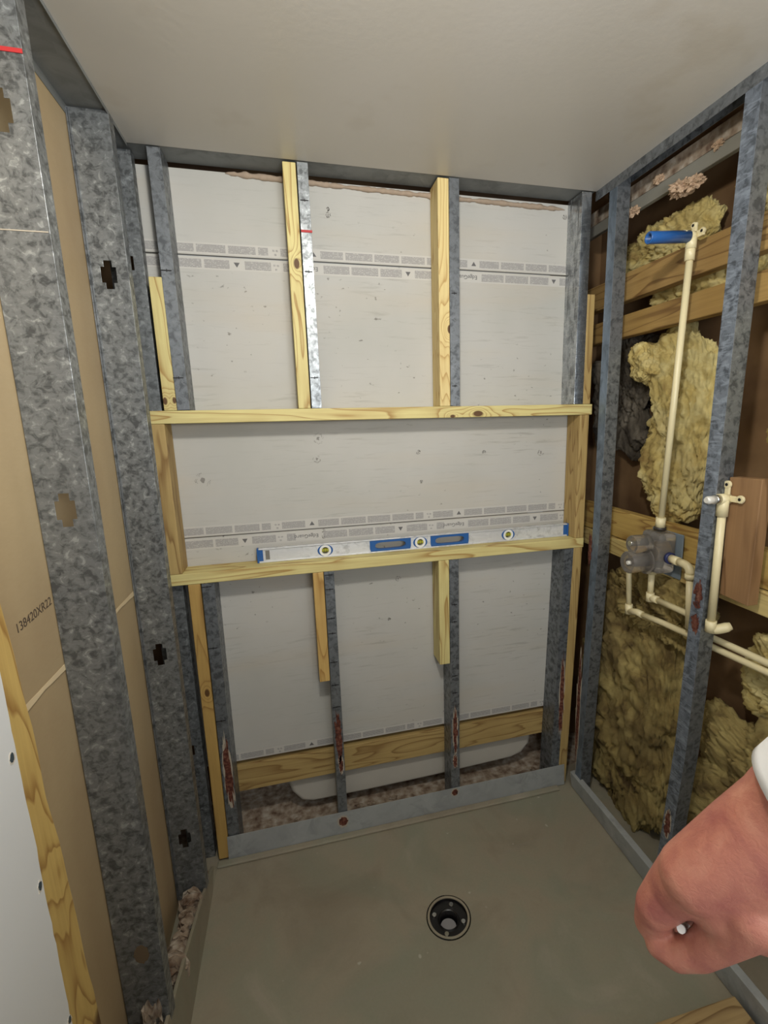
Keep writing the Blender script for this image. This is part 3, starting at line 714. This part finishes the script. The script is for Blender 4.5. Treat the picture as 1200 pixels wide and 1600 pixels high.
# cross-section (x, z) of the tub belly with rounded lower corners
rx = .10
left = [(.255, .45), (.262, .20), (.285, .12), (.318, .075), (.36, .062)]
right = [(1.25, .075), (1.30, .09), (1.335, .13), (1.345, .20), (1.35, .45)]
sec = left+[(.6, .060), (.9, .064)]+right
prev = None
for y, s in ((.128, .98), (.140, 1.0), (.5, 1.02), (.85, 1.0)):
    cur = [bm.verts.new((.8+(x-.8)*s, y, z if z > .44 else .25+(z-.25)*s)) for x, z in sec]
    if prev:
        for k in range(len(sec)-1): bm.faces.new((prev[k], prev[k+1], cur[k+1], cur[k]))
    else: bm.faces.new(cur)
    prev = cur
bm.faces.new(prev)
tag(finish('bathtub', bm, flat('tub_shell', srgb(196, 190, 178), .45, 0, .15, 9), smooth=False, bevel=.012, seg=4), 'rounded belly of an off-white bathtub seen beneath the rear plank', 'bathtub')
for i, (x, y, r) in enumerate(((.55, .118, .012), (.60, .12, .009), (.70, .125, .010), (.30, .12, .008), (1.34, .12, .012), (1.30, .115, .008))):
    chunk((x, y, .004), r, M_MORTAR, 20+i, ('small mortar crumb below the left tub corner, right of the left narrow stud', 'second mortar crumb just right of the narrow rusty stud foot', 'mortar crumb in the middle between the two inner stud feet', 'mortar crumb on the dark floor left of the tub', 'mortar crumb in the right end of the gap beside the corner stud', 'mortar crumb under the right tub corner')[i], (1.3, .8, .5), group='mortar crumbs behind the back track', name='mortar_crumb')

# ------------------------------------------------------------------ right wall cavity
XB = 1.560
RB = 'horizontal timbers inside the right wall'
def hboard(z0, z1, x0, x1, mat, label, y0=-1.55, y1=.28):
    bm = bmesh.new(); box(bm, x0, x1, y0, y1, z0, z1); return tag(finish('wall_timber', bm, mat, bevel=.003), label, 'timber', RB)
hboard(1.985, 2.078, XB, XB+.038, wood('dusty_pine', 1, srgb(176, 144, 88), srgb(110, 78, 40), (), 6), 'upper horizontal timber in the right wall behind the blue pipe stub')
hboard(1.862, 1.938, XB, XB+.038, wood('dusty_pine', 1, srgb(170, 138, 80), srgb(110, 78, 40), (), 7), 'second horizontal timber in the right wall, below the blue pipe stub')
hboard(1.128, 1.232, XB+.004, XB+.042, wood('pine_side', 1, srgb(196, 166, 96), srgb(132, 94, 44), (), 8), 'broad horizontal timber behind the shower valve, darker upper one')
hboard(1.060, 1.125, XB-.008, XB+.034, wood('pine_pale', 1, srgb(214, 194, 130), srgb(150, 116, 62), (), 8), 'pale horizontal timber just under the broad one behind the valve')
bm = bmesh.new(); box(bm, W+.0925, W+.112, -1.6, .2, 2.262, 2.300)
tag(finish('ledge_strip', bm, flat('pale_grey_strip', srgb(140, 138, 128), .8), bevel=.003), 'pale grey ledge strip high in the right wall under the track', 'strip')
bm = bmesh.new(); box(bm, W+.0925, W+.108, -1.6, .2, 2.3005, 2.349)
tag(finish('header_board', bm, M_MORTAR, bevel=.002), 'stained brown board behind the right ceiling track', 'board')
for i, (y, z, r) in enumerate(((-.085, 2.262, .016), (-.30, 2.245, .026), (-.345, 2.24, .020), (-.42, 2.30, .010), (-.2, 2.31, .012))):
    chunk((W+.088, y, z), r, flat('foam_blob', srgb(196, 168, 140), .9, 0, .3, 60), 60+i, ('small tan foam blob on the right ledge nearest the back corner', 'largest tan foam blob under the right ledge above the blue stub', 'tan foam blob touching the right side of the largest blob', 'tiny tan foam dab on the header board near the second stud', 'small tan foam dab on the header board over the ledge middle')[i], (.8, 1.5, .8), 'foam', 'foam_blob', 'tan foam blobs along the right ledge')
def batt(c, half, mat, label, seed, amp=.35, freq=7, group=None, sub=6, fine=.012, pw=.6):
    bm = bmesh.new(); bmesh.ops.create_cube(bm, size=2)
    bmesh.ops.subdivide_edges(bm, edges=bm.edges[:], cuts=56, use_grid_fill=True)
    for v in bm.verts:
        p = v.co.copy(); s = p.normalized()
        q = Vector([p[i]*(1-pw)+s[i]*pw*1.15 for i in range(3)])
        wd = Vector((q.x*half[0], q.y*half[1], q.z*half[2]))
        o = Vector((seed*3.3, seed*1.7, seed))
        n1 = noise.noise(wd*freq+o); n2 = noise.noise(wd*freq*2.7+o); n3 = noise.fractal(wd*freq*8+o, .7, 2.1, 4)
        d = q.normalized(); d.x *= 1.2
        r1 = 1-abs(noise.noise(wd*freq*1.6+o*2))*2
        wd += Vector((d.x*half[0]*.5, d.y*min(half[1], .12)*.5, d.z*min(half[2], .14)*.5))*amp*(n1*2.0+n2*.8)*1.4
        wd += d*(fine*n3-.018*max(0, r1-.55))
        v.co = wd+Vector(c)
    for v in bm.verts: v.co.x = min(v.co.x, 1.698)
    return tag(finish('insulation_batt', bm, mat, smooth=True), label, 'insulation', group)
IG = 'clumps of glass wool in the right wall'
batt((1.632, -.285, 1.555), (.040, .135, .30), M_YEL, 'tall clean yellow insulation batt behind the upright shower pipe', 1, .35, 8, IG)
batt((1.605, -.150, 1.775), (.045, .075, .065), M_YEL, 'curled yellow insulation roll end under the second timber', 2, .30, 8, IG, fine=.005)
batt((1.660, .040, 1.68), (.03, .17, .20), M_GREYW, 'dark grey matted insulation next to the corner stud of the right wall', 3, .5, 8, IG, fine=.010)
batt((1.612, -.155, .47), (.052, .26, .50), M_DIRTY, 'large dirty yellow insulation mass below the valve left of the bent stud', 4, .42, 8, IG, fine=.016)
batt((1.600, -.26, .93), (.045, .19, .11), M_DIRTY, 'upper dirty insulation fold around the small supply pipes', 6, .5, 10, IG, fine=.014)
batt((1.630, -.80, .45), (.062, .30, .24), M_DIRTY, 'big brown-yellow insulation mound right of the bent stud', 7, .45, 8, IG, fine=.016)
batt((1.640, -.80, .84), (.04, .17, .13), M_YEL, 'pale yellow insulation tuft just above the right mound', 8, .4, 8, IG)
batt((1.625, -.78, 1.62), (.045, .14, .26), M_YEL, 'yellow insulation batt at the right frame edge above the brown board', 9, .35, 8, IG)
batt((1.648, -.13, 2.14), (.035, .20, .075), M_YEL, 'yellow insulation tuft behind the blue pipe stub', 10, .4, 9, IG)
batt((1.648, -.33, 1.97), (.035, .22, .07), M_YEL, 'yellow insulation squeezed between the two upper timbers', 11, .4, 9, IG)
batt((1.640, -.62, 2.19), (.035, .17, .10), M_YEL, 'yellow insulation piece near the top of the second right stud', 12, .4, 9, IG)
batt((1.640, -.78, 1.98), (.030, .14, .05), M_DIRTY, 'dirty insulation slice between the upper timbers right of the second stud', 13, .4, 9, IG)
batt((1.655, -.80, 1.32), (.030, .16, .05), M_GREYW, 'grey insulation scrap right of the brown mounting board', 14, .4, 9, IG)

# ------------------------------------------------------------------ plumbing
def arc(p0, p1, p2, n=6, r=.5):
    a, b, c = Vector(p0), Vector(p1), Vector(p2)
    return [a.lerp(b, t).lerp(b.lerp(c, t), t) for t in [i/n for i in range(n+1)]]
def pipe(pts, r, mat=None, name='pipe', parent=None, seg=18):
    bm = bmesh.new(); tube(bm, pts, r, seg); return finish(name, bm, mat or M_CPVC, parent, smooth=False, bevel=0)
def smooth_obj(o):
    for p in o.data.polygons: p.use_smooth = len(p.vertices) == 4
    return o
def pipec(*a, **k): return smooth_obj(pipe(*a, **k))
PR = .0098
PX = 1.515
pl = tag(empty('shower_plumbing', (PX, -.36, .90)), 'cream shower pipework with a clear-guarded valve and blue stub', 'plumbing')
pipec([(PX, -.393, 2.035), (PX, -.360, 1.235)], PR, None, 'riser_pipe', pl)
pipec([(PX, -.3925, 2.055), (PX, -.3915, 2.015)], .0135, None, 'elbow_socket', pl)
e = pipec([(PX+.008, -.3935, 2.078), (PX-.004, -.3935, 2.078), (PX-.03, -.3935, 2.078)], .0145, None, 'drop_ear_elbow', pl)
pipec([(PX, -.3935, 2.078), (PX, -.393, 2.045)], .0145, None, 'drop_ear_elbow', pl)
for (dy, dz) in ((-.028, .006), (.004, .030)):
    bm = bmesh.new(); c0 = Vector((PX+.010, -.3935, 2.078)); c1 = c0+Vector((0, dy, dz))
    tube(bm, [c1-Vector((.005, 0, 0)), c1+Vector((.003, 0, 0))], .009, 14)
    m_ = (c0+c1)/2; box(bm, m_.x-.004, m_.x+.003, m_.y-abs(dy)/2-.006, m_.y+abs(dy)/2+.006, m_.z-abs(dz)/2-.006, m_.z+abs(dz)/2+.006)
    ear = finish('ear', bm, M_CPVC, pl, bevel=.0015)
    bm = bmesh.new(); tube(bm, [c1-Vector((.0058, 0, 0)), c1-Vector((.0049, 0, 0))], .004, 12); finish('screw_hole', bm, M_DARK, ear)
# blue stub, hollow at its open end
bm = bmesh.new(); seg = 24; y0, z0 = -.3935, 2.078
for r0, r1, a, b in ((.0115, .0160, 1.372, PX-.012),):
    rings = []
    for x, r in ((b, r1), (a+.002, r1), (a, r1-.001), (a, r0), (a+.05, r0)):
        rings.append([bm.verts.new((x, y0+r*math.cos(2*math.pi*k/seg), z0-.012*(PX-x)/.14+r*math.sin(2*math.pi*k/seg))) for k in range(seg)])
    for p, q in zip(rings, rings[1:]):
        for k in range(seg): bm.faces.new((p[k], p[(k+1) % seg], q[(k+1) % seg], q[k]))
    bm.faces.new(rings[0]); bm.faces.new(rings[-1])
st = smooth_obj(finish('blue_stub', bm, M_BLUEP, pl)); st['label'] = 'blue plastic stub-out'
pipec([(PX, -.360, 1.262), (PX, -.3592, 1.230)], .0150, None, 'riser_collar', pl)
pipec([(PX, -.3592, 1.231), (PX, -.359, 1.222)], .0185, flat('black_nut', srgb(54, 50, 48), .4), 'union_nut', pl)
# valve
t = NT('smoky_clear_plastic', .12); t.color(srgb(206, 200, 192)); t.b.inputs['Transmission Weight'].default_value = .82; t.b.inputs['IOR'].default_value = 1.25; M_CLEAR = t.m
bm = bmesh.new(); box(bm, 1.546, 1.551, -.425, -.290, 1.068, 1.215)
o = finish('back_plate', bm, flat('blue_grey_plate', srgb(120, 134, 146), .5), pl, bevel=.004); o['label'] = 'blue-grey mounting plate'
bm = bmesh.new(); box(bm, 1.478, 1.5455, -.405, -.318, 1.085, 1.218)
gd = finish('valve_guard', bm, M_CLEAR, pl, bevel=.014, seg=4); gd['label'] = 'clear plastic guard'
for (y, z, r, x0) in ((-.352, 1.178, .030, 1.418), (-.352, 1.120, .036, 1.405)):
    bm = bmesh.new(); tube(bm, [(x0, y, z), (x0+.004, y, z), (1.477, y, z)], [r*.92, r, r], 28); smooth_obj(finish('guard_drum', bm, M_CLEAR, pl))
bm = bmesh.new(); tube(bm, [(1.495, -.352, 1.150), (1.540, -.352, 1.150)], .034, 24)
finish('valve_body', bm, flat('brass', srgb(150, 128, 84), .3, .8), pl, bevel=.002)
bm = bmesh.new(); tube(bm, [(1.412, -.352, 1.120), (1.470, -.352, 1.120)], .013, 18)
smooth_obj(finish('cartridge', bm, flat('dark_cartridge', srgb(66, 58, 54), .4), pl))
bm = bmesh.new(); tube(bm, [(1.398, -.362, 1.122), (1.4115, -.362, 1.122)], .0065, 14)
finish('stem_tip', bm, flat('white_nylon', srgb(230, 228, 220), .3), pl, bevel=.001)
bm = bmesh.new(); tube(bm, [(1.415, -.345, 1.180), (1.470, -.345, 1.180)], .009, 14); smooth_obj(finish('cartridge_screw', bm, M_CHROME, pl))
# guard rim ring
bm = bmesh.new(); tube(bm, [(1.470, -.352, 1.120), (1.474, -.352, 1.120)], .044, 28); finish('guard_flange', bm, M_CLEAR, pl, bevel=.001)
# hot side port, elbow and drop pipe
pipec([(PX, -.404, 1.140), (PX, -.416, 1.140)], .0185, flat('navy_ring', srgb(44, 52, 96), .4), 'port_ring', pl)
pipec([(PX, -.414, 1.140), (PX, -.448, 1.139)], .0135, None, 'port_coupling', pl)
pipec([(PX, -.446, 1.139)]+arc((PX, -.470, 1.138), (PX, -.492, 1.137), (PX, -.494, 1.112)), .0125, None, 'elbow', pl)
pipec([(PX, -.494, 1.114), (PX, -.494, 1.098)], .0145, None, 'elbow_socket', pl)
pipec([(PX, -.494, 1.10), (PX, -.507, .945)], PR, None, 'drop_pipe', pl)
# centre drop
pipec([(PX, -.338, 1.086), (PX, -.338, 1.066)], .0150, None, 'reducer', pl)
pipec([(PX, -.338, 1.068), (PX, -.3385, .990)], PR, None, 'centre_drop_pipe', pl)
pipec([(PX, -.3385, 1.000), (PX, -.3385, .970)], .0130, None, 'elbow', pl)
pipec([(PX+.002, -.340, .982), (PX+.003, -.372, .985)], .0125, None, 'elbow', pl)
pipec([(PX+.003, -.365, .984), (1.522, -.487, .985), (1.542, -.555, .938), (1.560, -.727, .937), (1.60, -1.10, .945)], [PR]*5, None, 'supply_pipe', pl)
# left drop
pipec([(1.497, -.245, 1.10), (1.500, -.258, .915)], .0088, None, 'left_drop_pipe', pl)
pipec([(1.500, -.2575, .930), (1.500, -.259, .895)], .0125, None, 'elbow', pl)
pipec([(1.500, -.262, .905), (1.502, -.300, .916), (1.505, -.322, .914)], .0115, None, 'elbow', pl)
pipec([(1.505, -.318, .914), (1.522, -.400, .915), (1.528, -.497, .918), (1.545, -.553, .908), (1.560, -.729, .912), (1.60, -1.10, .915)], [PR]*6, None, 'supply_pipe', pl)
# separate supply with stop on a brown mounting board
bm = bmesh.new(); hexa(bm, [(1.497, -.617, 1.098), (1.531, -.617, 1.098), (1.531, -.702, 1.094), (1.497, -.702, 1.094)], [(1.497, -.611, 1.421), (1.531, -.611, 1.421), (1.531, -.703, 1.425), (1.497, -.703, 1.425)])
tag(finish('mounting_board', bm, wood('reddish_board', 2, srgb(150, 116, 80), srgb(104, 74, 46), (), 5), bevel=.002), 'brown upright board carrying the short supply pipe in the right wall', 'board')
sp = tag(empty('supply_pipe', (1.50, -.59, .99)), 'cream supply pipe with chrome stub fixed to the brown upright board', 'pipe')
SX = 1.478
pipec([(SX, -.616, 1.352), (SX, -.617, 1.010)], .0105, None, 'pipe', sp)
pipec([(SX, -.616, 1.372), (SX, -.616, 1.318)], .0145, None, 'elbow_socket', sp)
pipec([(SX+.016, -.616, 1.364), (SX-.016, -.616, 1.364)], .0145, None, 'drop_ear_elbow', sp)
for (dy, dz) in ((-.040, .004), (.002, .038)):
    bm = bmesh.new(); c0 = Vector((SX+.012, -.616, 1.364)); c1 = c0+Vector((0, dy, dz))
    tube(bm, [c1-Vector((.004, 0, 0)), c1+Vector((.004, 0, 0))], .0105, 14)
    m_ = (c0+c1)/2; box(bm, m_.x-.003, m_.x+.0035, m_.y-abs(dy)/2-.006, m_.y+abs(dy)/2+.006, m_.z-abs(dz)/2-.006, m_.z+abs(dz)/2+.006)
    ear = finish('ear', bm, M_CPVC, sp, bevel=.0015)
    bm = bmesh.new(); tube(bm, [c1-Vector((.0048, 0, 0)), c1-Vector((.0039, 0, 0))], .0042, 12); finish('screw_hole', bm, M_DARK, ear)
pipec([(SX-.014, -.616, 1.364), (SX-.030, -.616, 1.364)], .0125, M_CHROME, 'chrome_collar', sp)
pipec([(SX-.028, -.616, 1.364), (SX-.050, -.616, 1.364), (SX-.056, -.616, 1.364)], [.0105, .0105, .007], flat('white_cap', srgb(226, 224, 216), .3, .1), 'plug', sp)
pipec([(SX, -.617, 1.022), (SX, -.617, .990)], .0140, None, 'elbow_socket', sp)
pipec(arc((SX, -.617, .998), (SX+.015, -.623, .992), (SX+.045, -.640, 1.010)), [.0135]*6+[.010], None, 'elbow', sp)

# ------------------------------------------------------------------ arm and hand
pr = tag(empty('person', (.638, -1.40, 1.24)), 'arm and loosely closed hand of a person in a white sleeve at the right edge', 'person')
fore = [((0.6948, -1.4939, 1.4652), 0.036), ((0.6826, -1.4684, 1.4200), 0.031), ((0.6654, -1.4405, 1.3545), 0.0295)]
mc1 = [((0.6653, -1.4409, 1.3526), 0.0295), ((0.6467, -1.4266, 1.3220), 0.0262), ((0.6242, -1.4119, 1.2887), 0.0215)]
mc2 = [((0.6671, -1.4399, 1.3491), 0.0295), ((0.6543, -1.4289, 1.3093), 0.027), ((0.6396, -1.4187, 1.2743), 0.0235)]
mc3 = [((0.6708, -1.4395, 1.3455), 0.0295), ((0.6663, -1.4331, 1.2982), 0.027), ((0.6610, -1.4283, 1.2685), 0.0235)]
mc4 = [((0.6754, -1.4402, 1.3427), 0.0285), ((0.6806, -1.4392, 1.2908), 0.026), ((0.6790, -1.4378, 1.2648), 0.0215)]
index = [((0.6257, -1.4106, 1.2868), 0.0215), ((0.6197, -1.3999, 1.2644), 0.0165), ((0.6128, -1.3951, 1.2481), 0.0138), ((0.6144, -1.3901, 1.2282), 0.0118), ((0.6294, -1.3863, 1.2081), 0.01)]
mid = [((0.6434, -1.4058, 1.2647), 0.019), ((0.6478, -1.3890, 1.2388), 0.0145), ((0.6510, -1.3790, 1.2085), 0.0115), ((0.6577, -1.3835, 1.1948), 0.0095)]
ringf = [((0.6664, -1.4134, 1.2555), 0.019), ((0.6793, -1.3894, 1.2235), 0.013), ((0.6805, -1.3774, 1.1907), 0.0105), ((0.6816, -1.3816, 1.1817), 0.009)]
little = [((0.6865, -1.4287, 1.2565), 0.017), ((0.7005, -1.3984, 1.2155), 0.0115), ((0.7023, -1.3840, 1.1852), 0.0095)]
thumb = [((0.6446, -1.4342, 1.2817), 0.02), ((0.6367, -1.4254, 1.2526), 0.014), ((0.6281, -1.4178, 1.2327), 0.0112), ((0.6195, -1.4093, 1.2228), 0.0104), ((0.6125, -1.3996, 1.2204), 0.0085)]
ridge = [((0.6185, -1.4195, 1.3146), 0.0055), ((0.6206, -1.4273, 1.3045), 0.0065), ((0.6248, -1.4347, 1.2935), 0.0045)]
bm = bmesh.new()
def capsule(pts):
    P = []
    for (a, ra), (b, rb) in zip(pts, pts[1:]):
        n = max(2, int((Vector(a)-Vector(b)).length/.003))
        for i in range(n): P.append((Vector(a).lerp(Vector(b), i/n), ra+(rb-ra)*i/n))
    P.append((Vector(pts[-1][0]), pts[-1][1]))
    for p, r in P:
        bmesh.ops.create_icosphere(bm, subdivisions=3, radius=r, matrix=Matrix.Translation(p))
for ch in (fore, mc1, mc2, mc3, mc4, index, mid, ringf, little, thumb): capsule(ch)
me = bpy.data.meshes.new('arm'); bmesh.ops.translate(bm, verts=bm.verts, vec=-Vector(pr['wo'])); bm.to_mesh(me); bm.free()
arm = bpy.data.objects.new('arm', me); COL.objects.link(arm); arm.parent = pr; arm['wo'] = pr['wo']
rm = arm.modifiers.new('remesh', 'REMESH'); rm.mode = 'VOXEL'; rm.voxel_size = .0014
sm = arm.modifiers.new('smooth', 'SMOOTH'); sm.factor = .6; sm.iterations = 8
me2 = bpy.data.meshes.new_from_object(arm.evaluated_get(bpy.context.evaluated_depsgraph_get()))
arm.modifiers.clear(); arm.data = me2; me2.materials.clear(); me2.materials.append(M_SKIN)
for p in me2.polygons: p.use_smooth = True
bm = bmesh.new()
S = [(0.6644, -1.4417, 1.3576), (0.6684, -1.4465, 1.365), (0.6854, -1.4708, 1.4117), (0.6914, -1.5035, 1.4657)]
tube(bm, S, [.0335, .035, .039, .044], 36, cap=False)
for v in bm.verts: v.co += noise.noise_vector(v.co*40)*.0012
finish('white_sleeve', bm, M_CLOTH, pr, smooth=True, solid=.0024)
bm = bmesh.new(); tube(bm, [(0.6182, -1.4115, 1.2467), (0.6855, -1.3618, 1.17)], .0026, 12)
tag(smooth_obj(finish('marker_stick', bm, flat('white_tip', srgb(240, 240, 236), .4))), 'thin white-ended stick held in the closed hand', 'stick')
for o in bpy.data.objects:
    if 'wo' in o.keys(): del o['wo']
